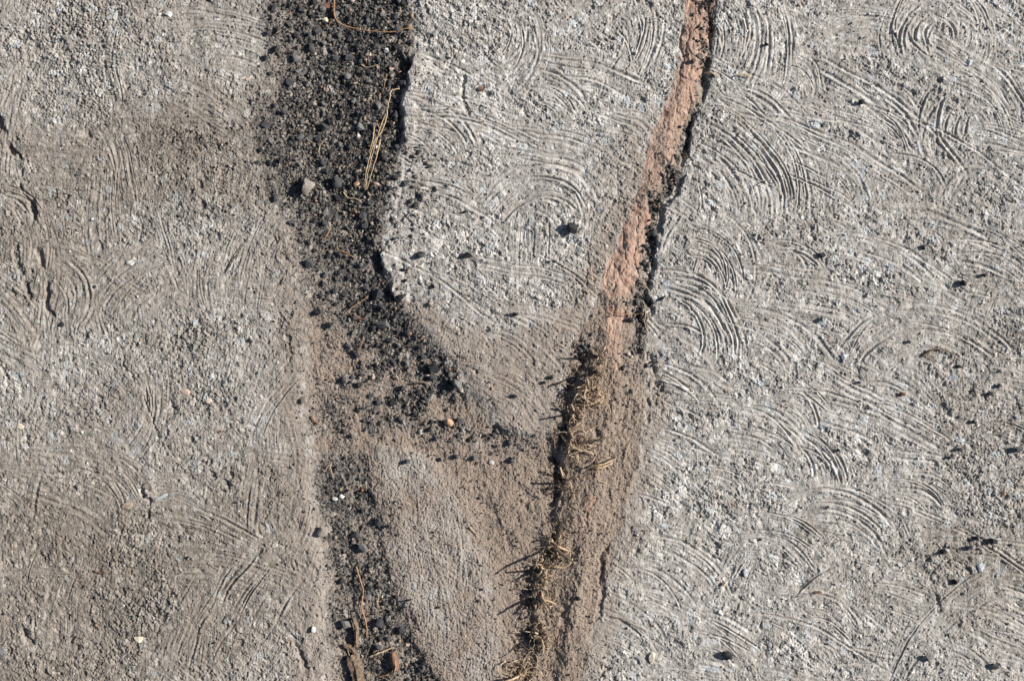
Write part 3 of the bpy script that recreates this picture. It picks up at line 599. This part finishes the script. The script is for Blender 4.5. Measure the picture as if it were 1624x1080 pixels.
# larger pieces of the gravel bed that have no single mark of their own
LAND = [(530, 30, "the bent root's corner"), (590, 52, "the bent root's middle"), (645, 48, "the bent root's end"), (612, 80, 'the white pebble at top'), (620, 109, 'the pinkish flat pebble'), (586, 104, 'the short horizontal straw'),
        (550, 120, 'the grey stone at upper middle'), (450, 50, 'the top left straw'), (470, 110, 'the upper left gravel rim'), (600, 166, 'the upright grey stone'), (512, 231, 'the small forked straw'), (515, 201, 'the blue-black stone'), (571, 202, 'the grey stone by the straws'),
        (420, 197, 'the pyramid-like stone'), (466, 207, 'the tiny orange fibre'), (622, 145, 'the straw bundle top'), (600, 215, 'the straw bundle knot'), (582, 300, 'the straw bundle foot'), (490, 298, 'the dusty tan lump'), (532, 288, 'the large charcoal stone'),
        (560, 315, 'the curly straw'), (520, 370, 'the orange stub'), (550, 403, 'the reddish fibre'), (490, 418, 'the left rim stone'), (598, 468, 'the rounded stone by the ledge'), (565, 485, 'the slanting orange twig'), (508, 494, 'the dark lower left stone'),
        (607, 514, 'the grey triangular stone'), (570, 555, 'the thin dark orange twig'), (630, 548, 'the pale-faced chip'), (687, 587, 'the black clinker'), (600, 420, 'the shaded ledge'), (470, 350, 'the left gravel corner'), (627, 599, 'the tan oval pebble')]
LUSED = set()
k = 0; gx, gy = pick(gm, 4000, x0=400, x1=680, y0=0, y1=640, p=1.5)
for xp, yp in zip(gx, gy):
    if k >= 150: break
    if min((xp-a_)**2+(yp-b_)**2 for a_, b_ in occ) < 15**2: continue
    occ.append((xp, yp)); k += 1; q = random.Random(k); sz = q.uniform(8, 14); c = q.choice(['charcoal', 'charcoal', 'black', 'charcoal', 'grey']); thin = q.random() < .35
    lx, ly, lm = min(LAND, key=lambda l: (l[0]-xp)**2+(l[1]-yp)**2); dx, dy = xp-lx, yp-ly; dist = math.hypot(dx, dy)
    dr = ('right' if dx > 0 else 'left') if abs(dx) > 2.2*abs(dy) else ('below' if dy > 0 else 'above') if abs(dy) > 2.2*abs(dx) else ('lower ' if dy > 0 else 'upper ')+('right' if dx > 0 else 'left')
    rel = f"{dr} {lm}" if dr in ('below', 'above') else f"{dr} of {lm}" if ' ' not in dr else f"to the {dr} of {lm}"
    lab_ = f"{'larger' if sz > 11 else 'smaller'} {'thin' if thin else 'chunky'} {c} stone {'close ' if dist < 24 else ''}{rel}"
    if lab_ in LUSED: lab_ = lab_.replace('stone', f"{q.choice(['pointed', 'blocky', 'slanting', 'flat-topped'])} stone")
    if lab_ in LUSED: k -= 1; continue
    LUSED.add(lab_)
    stone(xp, yp, sz, sz*(.55 if thin else .85), c, lab_, q.uniform(0, 180), 'gravel_stone', group='larger stones in the black gravel', sink=.2)

# ------------------------------------------------------------------ dry plants
def plant_mat(name, lo, hi, sc=150):
    m, t, b = mat(name); g = N(t); g.l(g.ramp(g.noise(sc, 4, .7), [(.3, lo), (.7, hi)]), b.inputs['Base Color']); b.inputs['Roughness'].default_value = .7; return m
M_straw = plant_mat('straw', (.34,.23,.13), (.62,.48,.31)); M_gold = plant_mat('dry_grass', (.20,.135,.085), (.66,.52,.38)); M_root = plant_mat('orange_root', (.24,.12,.06), (.46,.28,.15))
M_bark = plant_mat('bark', (.07,.045,.03), (.27,.20,.145), 260); M_dark = plant_mat('dark_twig', (.03,.022,.018), (.12,.075,.05)); M_leaf = plant_mat('dead_leaf', (.11,.06,.04), (.28,.16,.11), 120)
def tube_geo(pts, rad, sides=5, flat=1.0):
    """pts: list of Vector (m); rad: list of radii (m)"""
    V, F = [], []
    for i, p in enumerate(pts):
        d = (pts[min(i+1, len(pts)-1)]-pts[max(i-1, 0)]).normalized()
        u = d.cross(Vector((0, 0, 1))); u = u.normalized() if u.length > 1e-4 else Vector((1, 0, 0)); v_ = u.cross(d)
        for s in range(sides):
            a_ = 2*math.pi*s/sides; V.append(p+u*math.cos(a_)*rad[i]+v_*math.sin(a_)*rad[i]*flat)
    n = len(pts)
    for i in range(n-1):
        for s in range(sides): F.append([i*sides+s, i*sides+(s+1) % sides, (i+1)*sides+(s+1) % sides, (i+1)*sides+s])
    F.append(list(range(sides))[::-1]); F.append([(n-1)*sides+s for s in range(sides)]); return V, F
def smooth_pts(p, n=5):
    p = [Vector(q) for q in p]; out = []
    for i in range(len(p)-1):
        a_, b_, c_, d_ = p[max(i-1, 0)], p[i], p[i+1], p[min(i+2, len(p)-1)]
        for k in range(n):
            t = k/n; out.append(.5*((2*b_)+(-a_+c_)*t+(2*a_-5*b_+4*c_-d_)*t*t+(-a_+3*b_-3*c_+d_)*t**3))
    out.append(p[-1]); return out
def stem(name, pts, r, m, label=None, cat=None, parent=None, lift=1.5, group=None, geo=False, jit=.5, flat=1.):
    """pts: (x, y, height above ground) in mm"""
    rr = random.Random(int(pts[0][0]*13+pts[0][1]*7+len(pts))); q = smooth_pts([(a_[0], a_[1], (a_[2] if len(a_) > 2 else lift)) for a_ in pts])
    W = []
    gz = np.array([float(height(p.x, p.y)) for p in q]); gz = np.maximum(gz, np.convolve(np.pad(gz, 3, 'edge'), np.ones(7)/7, 'valid'))
    ii = np.clip(np.searchsorted(ys, [p.y for p in q])-1, 0, ny-2); jj = np.clip(np.searchsorted(xs, [p.x for p in q])-1, 0, nx-2); gz = gz+4.5*dark[ii, jj]*(q[0].y < 700)
    for p, z in zip(q, gz): W.append(px(p.x+rr.uniform(-jit, jit), p.y+rr.uniform(-jit, jit), z+p.z))
    n = len(W); rad = [.8*r/1000*(1-.55*i/n)*rr.uniform(.85, 1.15) for i in range(n)]
    V, F = tube_geo(W, rad, 6, flat)
    if geo: return V, F
    o = mesh_obj(name, V, F, m, parent, smooth=True)
    if label: tag(o, label, cat, group)
    return o
def empty(name, xp, yp):
    o = bpy.data.objects.new(name, None); S.collection.objects.link(o); o.location = px(xp, yp, float(height(xp, yp))); o.empty_display_size = .01; return o
def add_part(root, name, V, F, m, smooth=True):
    V = [v-root.location for v in V]; return mesh_obj(name, V, F, m, root, smooth)
def merge(gs):
    V, F = [], []
    for v, f in gs: F += [[i+len(V) for i in q] for q in f]; V += v
    return V, F
t = empty('root', 590, 48); tag(t, 'long thin orange root bent at a corner across the top gravel', 'root')
add_part(t, 'main_root', *stem('', [(528,-60,4),(529,0,3),(530,22,4),(535,34,6),(548,42,5),(575,48,4),(600,51,4),(625,52,4),(640,47,5),(652,45,4)], 1.5, M_root, geo=True), M_root)
add_part(t, 'side_root', *stem('', [(530,30,5),(524,36,3),(519,44,2)], .8, M_root, geo=True), M_root)
t = empty('dry_grass_stalk', 600, 220); tag(t, 'bundle of long pale straws lying on the black gravel', 'straw')
for p in ([(633,140,6),(621,144,8),(617,160,8),(613,178,7),(604,200,7),(598,222,7),(590,250,6),(584,275,5),(581,302,3)], [(614,176,8),(612,190,7),(606,208,6),(601,216,7),(594,226,8),(587,250,8),(581,275,7),(580,302,3)], [(603,222,6),(600,240,7),(594,262,7),(588,280,5),(582,302,2)], [(593,202,6),(592,222,8),(586,245,7),(583,280,5)]):
    add_part(t, 'stalk', *stem('', p, 1.25, M_straw, geo=True), M_straw)
add_part(t, 'root_knot', *stem('', [(598,196,6),(604,206,6),(612,207,5)], 1.3, M_root, geo=True), M_root)
SM = [
([(614,118,6),(611,128,6),(606,148,2)],1.2,M_root,'short orange straw above the straw bundle','straw'),
([(573,103,4),(582,107,5),(600,104,4)],1.0,M_straw,'short horizontal straw in the upper right gravel','straw'),
([(438,54,3),(448,48,3)],.9,M_straw,'tiny pale straw at the top left of gravel','straw'),
([(505,242,4),(508,230,5),(518,221,5)],1.1,M_straw,'small forked straw in the middle of upper gravel','straw'),
([(545,305,4),(552,314,5),(564,315,5),(575,322,3)],1.3,M_straw,'pale curly straw below the foot of the straw bundle','straw'),
([(464,212,3),(468,202,3)],.9,M_root,'tiny orange fibre near the left gravel edge','straw'),
([(545,499,4),(560,487,6),(574,478,6),(584,470,6)],1.3,M_root,'orange-brown twig slanting across the lower gravel','twig'),
([(560,497,4),(570,505,4),(582,506,4)],1.8,M_leaf,'pinkish dried twig end at the lower gravel','twig'),
([(563,578,3),(570,558,4),(577,532,4)],1.1,M_root,'thin dark orange twig below the grey triangular stone','twig'),
([(466,438,4),(478,427,4)],1.0,M_straw,'tiny straw on the left rim of lower gravel','straw'),
([(515,380,4),(521,370,6),(525,362,5)],1.8,M_root,'orange stub in the middle of the gravel','twig'),
([(534,395,4),(552,403,5),(566,412,4)],1.3,M_root,'reddish fibre in the gravel beside the ledge','twig'),
([(655,608,3),(668,606,4),(675,607,3)],2.6,M_bark,'short pale wood splinter left of the grey block','splinter'),
([(745,836,2),(750,842,3),(756,848,2)],1.5,M_straw,'little pale straw on the mound slope','straw'),
([(747,914,2),(752,902,3)],1.1,M_root,'tiny brown twig standing on the mound','twig'),
([(357,432,1),(368,416,3),(378,400,4),(386,388,2)],1.3,M_dark,'thin straight dark twig on the left slab','twig'),
([(968,977,1),(985,981,2),(1000,988,3),(1014,997,4),(1022,1008,4),(1024,1016,3),(1020,1021,2)],1.4,M_bark,'thin curved brown twig on the lower right slab','twig'),
([(1462,566,2),(1475,556,4),(1490,553,5),(1503,557,5),(1513,566,4),(1508,578,2)],2.0,M_bark,'curled reddish bark strip on the right slab','bark'),
([(1466,559,2),(1478,570,2),(1484,575,1)],1.0,M_bark,'dark fibre crossing the curled bark on right slab','fibre'),
([(1158,804,2),(1164,799,4),(1170,793,3)],.9,M_root,'tiny brown fibre on the lower right slab','fibre'),
([(937,425,3),(939,445,5),(941,459,3)],1.3,M_straw,'short pale straw left of the clay seam','straw'),
([(882,550,3),(890,546,4),(898,544,3)],1.1,M_straw,'short straw above the dry grass row','straw'),
([(1018,447,2),(1027,458,6),(1034,467,4)],1.0,M_straw,'thin straw bridging the crack right of the clay','straw'),
([(1024,484,5),(1023,497,7),(1022,512,4),(1028,530,2)],1.1,M_straw,'upright pale straw in the crack below the clay','straw'),
([(965,489,3),(980,496,7),(1000,499,8),(1020,497,5)],1.1,M_root,'brown fibre lying across the lower clay seam','fibre'),
([(1046,642,2),(1045,634,3),(1049,625,2)],1.2,M_root,'little reddish twig at the right slab edge','twig'),
([(150,905,2),(162,908,3),(174,907,2)],2.0,M_leaf,'reddish splinter on the lower left slab','splinter'),
([(1165,122,3),(1178,119,5),(1190,124,3)],1.5,M_straw,'pale splinter beside the crack at the top','splinter'),
([(1118,115,4),(1128,118,6),(1138,122,3)],2.0,M_straw,'pale chip-like straw over the upper crack','straw'),
([(516,745,3),(522,738,4),(528,758,3)],1.0,M_straw,'small hooked straw in the lower gravel strip','straw'),
([(495,660,2),(500,668,3),(508,672,2)],1.6,M_root,'ochre fragment near the left slab edge','fragment'),
([(598,958,3),(600,945,5)],1.2,M_straw,'tiny straw beside the grey stone at bottom','straw'),
]
for p, r, m, l_, c in SM: stem({'straw': 'straw', 'twig': 'twig'}.get(c, c.replace(' ', '_')), p, r, m, l_, c)
# standing stem, bark sticks and leaf at the bottom
t = empty('twig', 572, 945); tag(t, 'upright brown dry twig with a joint in lower gravel', 'twig')
add_part(t, 'stalk', *stem('', [(564,900,3),(569,915,6),(575,932,8),(577,950,8)], 1.9, M_root, geo=True), M_root)
add_part(t, 'stalk', *stem('', [(575,944,8),(573,965,7),(578,982,5),(581,1000,3),(580,1012,2)], 1.9, M_root, geo=True), M_root)
def bark(xp, yp, L, W_, rot, label, lift, hgt=7):
    rr = random.Random(int(xp)); V, F = [], []; n, k = 26, 12; c, s = math.cos(math.radians(rot)), math.sin(math.radians(rot)); z0 = float(height(xp, yp))
    for i in range(n):
        t_ = i/(n-1); wv = W_*.42*(.35+.65*math.sin(math.pi*min(.97, .12+t_*.8))**.6)*rr.uniform(.9, 1.08); u = (t_-.5)*L
        for j in range(k):
            a_ = 2*math.pi*j/k; rad = 1+.22*math.sin(j*2.4+1.3)+.2*math.sin(j*5+i*.35)+.16*rr.uniform(-1, 1)
            lx = math.cos(a_)*wv*rad+2*math.sin(t_*4); lz = max(math.sin(a_)*hgt/2*rad, -hgt*.3)
            V.append(px(xp+lx*c-u*s, yp+lx*s+u*c, z0+lift+lz))
    for i in range(n-1):
        for j in range(k): F.append([i*k+j, i*k+(j+1) % k, (i+1)*k+(j+1) % k, (i+1)*k+j])
    F.append(list(range(k))[::-1]); F.append([(n-1)*k+j for j in range(k)])
    return tag(mesh_obj('bark_piece', V, F, M_bark, None, False), label, 'bark')
bark(563,1003,46,9,-8,'narrow brown bark stick standing over the lower gravel',6,8)
bark(564,1070,64,24,-14,'broad brown bark piece at the bottom edge',5,10)
bark(556,1031,26,8,-55,'short pale bark splinter between the two bark pieces',7,4)
for p, r, m, l_, c in [([(584,1043,5),(600,1036,7),(617,1030,7),(624,1027,6)],1.7,M_straw,'ochre stalk joining the red leaf at the bottom','straw'),
    ([(575,1050,4),(582,1036,6),(590,1015,5)],1.5,M_bark,'brown twig crossing the ochre stalk','twig'),
    ([(600,1075,3),(615,1070,5),(628,1058,6)],1.5,M_root,'orange root leading to the red leaf','root'),
    ([(546,1018,4),(552,1035,7),(556,1044,6)],.9,M_straw,'thin pale fibre beside the broad bark','fibre')]: stem(c, p, r, m, l_, c)
# the dead leaf: a curled lens of two skins
V, F = [], []; n, k = 15, 9
for i in range(n):
    t_ = i/(n-1); u = (t_-.5)*32; wv = 7.5*math.sin(math.pi*(.04+.92*t_))**.7
    for j in range(k):
        q = j/(k-1)*2-1; V.append(px(625+q*wv+u*.18, 1050+u, float(height(625, 1050))+5+7*(1-q*q)*math.sin(math.pi*t_)**.5+.8*math.sin(u*.9+q*4)))
nb = len(V)
for v in V[:nb]: V.append(v-Vector((0, 0, .0015)))
for i in range(n-1):
    for j in range(k-1): a_ = i*k+j; F.append([a_, a_+k, a_+k+1, a_+1]); F.append([nb+a_, nb+a_+1, nb+a_+k+1, nb+a_+k])
rim = [j for j in range(k)]+[i*k+k-1 for i in range(1, n)]+[(n-1)*k+j for j in range(k-2, -1, -1)]+[i*k for i in range(n-2, 0, -1)]
for a_, b_ in zip(rim, rim[1:]+rim[:1]): F.append([a_, b_, nb+b_, nb+a_])
t = empty('dead_leaf', 625, 1050); tag(t, 'curled reddish brown dead leaf at the bottom of gravel', 'leaf')
add_part(t, 'blade', V, F, M_leaf); add_part(t, 'leaf_stalk', *stem('', [(624,1040,9),(628,1055,12),(622,1075,6),(612,1084,3)], 1.0, M_straw, geo=True), M_straw)
def flake(xp, yp, w_, h_, m, label, rot=0):
    V = []; rr = random.Random(int(xp)); n = 9; z = float(height(xp, yp))+2.2
    for lay in (0, 1):
        for i in range(n):
            a_ = 2*math.pi*i/n; r_ = rr.uniform(.7, 1.1); V.append(px(xp+math.cos(a_)*w_/2*r_, yp+math.sin(a_)*h_/2*r_, z+rr.uniform(-.6, 1.2)+lay*1.0))
    F = [list(range(n))[::-1], [n+i for i in range(n)]]+[[i, (i+1) % n, n+(i+1) % n, n+i] for i in range(n)]
    return tag(mesh_obj('leaf_fragment', V, F, m), label, 'leaf fragment')
flake(763,141,11,10,M_leaf,'small rust-red leaf fragment at the top of middle slab')
flake(1297,938,13,5,M_leaf,'tiny red leaf fragment on the lower right slab')
flake(520,8,22,9,M_leaf,'reddish leaf scrap beside the root at the top edge')

# tufts of dry grass along the soil ridge; some stalks stand up and throw long shadows
def tuft(xp, yp, nb_, spread, ht, label, stalks=(), blades=(), seed=0):
    rr = random.Random(seed or int(xp+yp)); t = empty('grass_tuft', xp, yp); tag(t, label, 'dry grass', 'dry grass tufts along the soil ridge'); gs = []
    for _ in range(int(nb_*1.15)):
        a_ = rr.uniform(0, 2*math.pi); bx, by = xp+rr.gauss(0, spread*.35), yp+rr.gauss(0, spread*.45); L = rr.uniform(.5, 1.5)*spread; hh = rr.uniform(.25, 1.1)*ht; cu = rr.uniform(-2.0, 2.0)
        gs.append(stem('', [(bx, by, -1), (bx+math.cos(a_)*L*.35, by+math.sin(a_)*L*.35, hh*.8), (bx+math.cos(a_+cu*.5)*L*.75, by+math.sin(a_+cu*.5)*L*.75, hh*rr.uniform(.5, 1.2)), (bx+math.cos(a_+cu)*L, by+math.sin(a_+cu)*L, hh*rr.uniform(.1, .9))], rr.uniform(.7, 1.5), M_gold, geo=True, jit=.15, flat=.5))
    h2 = len(gs)*2//5
    add_part(t, 'dry_blades', *merge(gs[h2:]), M_gold); add_part(t, 'brown_blades', *merge(gs[:h2]), M_bark)
    for p in blades: add_part(t, 'broad_blade', *stem('', p, 2.6, M_straw, geo=True, jit=.2, flat=.35), M_straw)
    for (x1, y1, h1) in stalks:
        z0 = 0; add_part(t, 'stalk', *stem('', [(xp, yp, -2), (xp+(x1-xp)*.5, yp+(y1-yp)*.5, h1*.55), (x1, y1, h1)], 3.0, M_gold, geo=True, jit=.2), M_gold)
    return t
tuft(948,566,9,11,20,'sparse top tuft of dry grass with upright stalks',stalks=[(955,552,42),(962,553,30)],blades=[[(954,566,4),(956,556,12),(959,549,14)]])
tuft(946,588,34,13,14,'fluffy brown tuft just below the top one',stalks=[(952,592,50)])
tuft(936,624,85,18,18,'largest golden tuft with a long curved pale blade',stalks=[(930,600,20)],blades=[[(957,628,6),(945,636,12),(930,642,10),(912,640,4)]])
tuft(912,655,30,15,14,'small dark-rooted tuft at the soil crevice',stalks=[(918,650,42),(905,640,26)])
tuft(915,705,34,22,15,'spreading tuft with crossed pale blades',stalks=[(982,686,34),(930,695,24)],blades=[[(891,690,3),(897,700,9),(906,706,10)],[(899,705,6),(915,711,11),(934,716,8),(941,720,3)],[(900,675,4),(908,692,10),(915,705,6)]])
tuft(945,738,18,18,9,'flat tuft with one bright broad blade',stalks=[(975,722,26)],blades=[[(937,738,5),(950,736,9),(963,732,9),(976,727,6)],[(938,739,4),(952,741,5),(970,734,5)]])
tuft(895,765,14,22,16,'thin brown tuft beside the black crevice',stalks=[(912,750,36),(888,740,22)])
tuft(878,868,30,18,16,'tuft with two bright horizontal blades and long shadow',stalks=[(908,880,78),(895,875,46)],blades=[[(869,853,6),(880,862,10),(893,869,9),(903,873,5)],[(866,898,4),(880,898,8),(893,899,9),(903,893,10),(908,884,6)],[(854,893,3),(862,887,9)]])
tuft(862,903,22,16,18,'tuft with thin brown stems crossing above a dark hollow',stalks=[(858,895,40),(866,910,30),(852,912,30)],blades=[[(858,897,6),(864,912,10),(867,925,4)],[(845,908,5),(856,915,9),(865,921,4)]])
tuft(855,945,60,15,16,'golden tuft with a pale blade pointing right',stalks=[(872,955,52),(868,962,30)],blades=[[(850,949,5),(862,949,11),(872,952,11),(881,957,6)]])
tuft(857,1008,90,15,20,'compact golden tuft above the bottom one',stalks=[(848,1000,26),(862,1020,30)])
tuft(828,1072,70,24,12,'pale flattened tuft at the bottom edge',stalks=[(800,1075,30)],blades=[[(812,1076,4),(828,1068,9),(845,1066,6)],[(806,1082,4),(818,1072,9),(836,1071,5)]])
rr = random.Random(9); gs = []
for _ in range(300):
    ly = rr.uniform(545, 1090); lx = float(line([(925,540),(915,620),(905,690),(890,760),(886,840),(868,900),(858,960),(852,1020),(835,1090)], ly))+rr.gauss(4, 20); a_ = rr.uniform(0, math.pi*2); L = rr.uniform(5, 20); c_ = rr.uniform(-.9, .9)
    gs.append(stem('', [(lx, ly, 1.5), (lx+math.cos(a_)*L*.5, ly+math.sin(a_)*L*.5, rr.uniform(1.5, 6)), (lx+math.cos(a_+c_)*L, ly+math.sin(a_+c_)*L, rr.uniform(1, 5))], rr.uniform(.45, .9), M_bark, geo=True, jit=.1))
V, F = merge(gs); tag(mesh_obj('straw_litter', V, F, plant_mat('litter', (.09,.06,.04), (.50,.38,.26), 60), None, True), 'short dry fibres littering the soil along the grass tufts', 'straw litter', kind='stuff')
print('done')
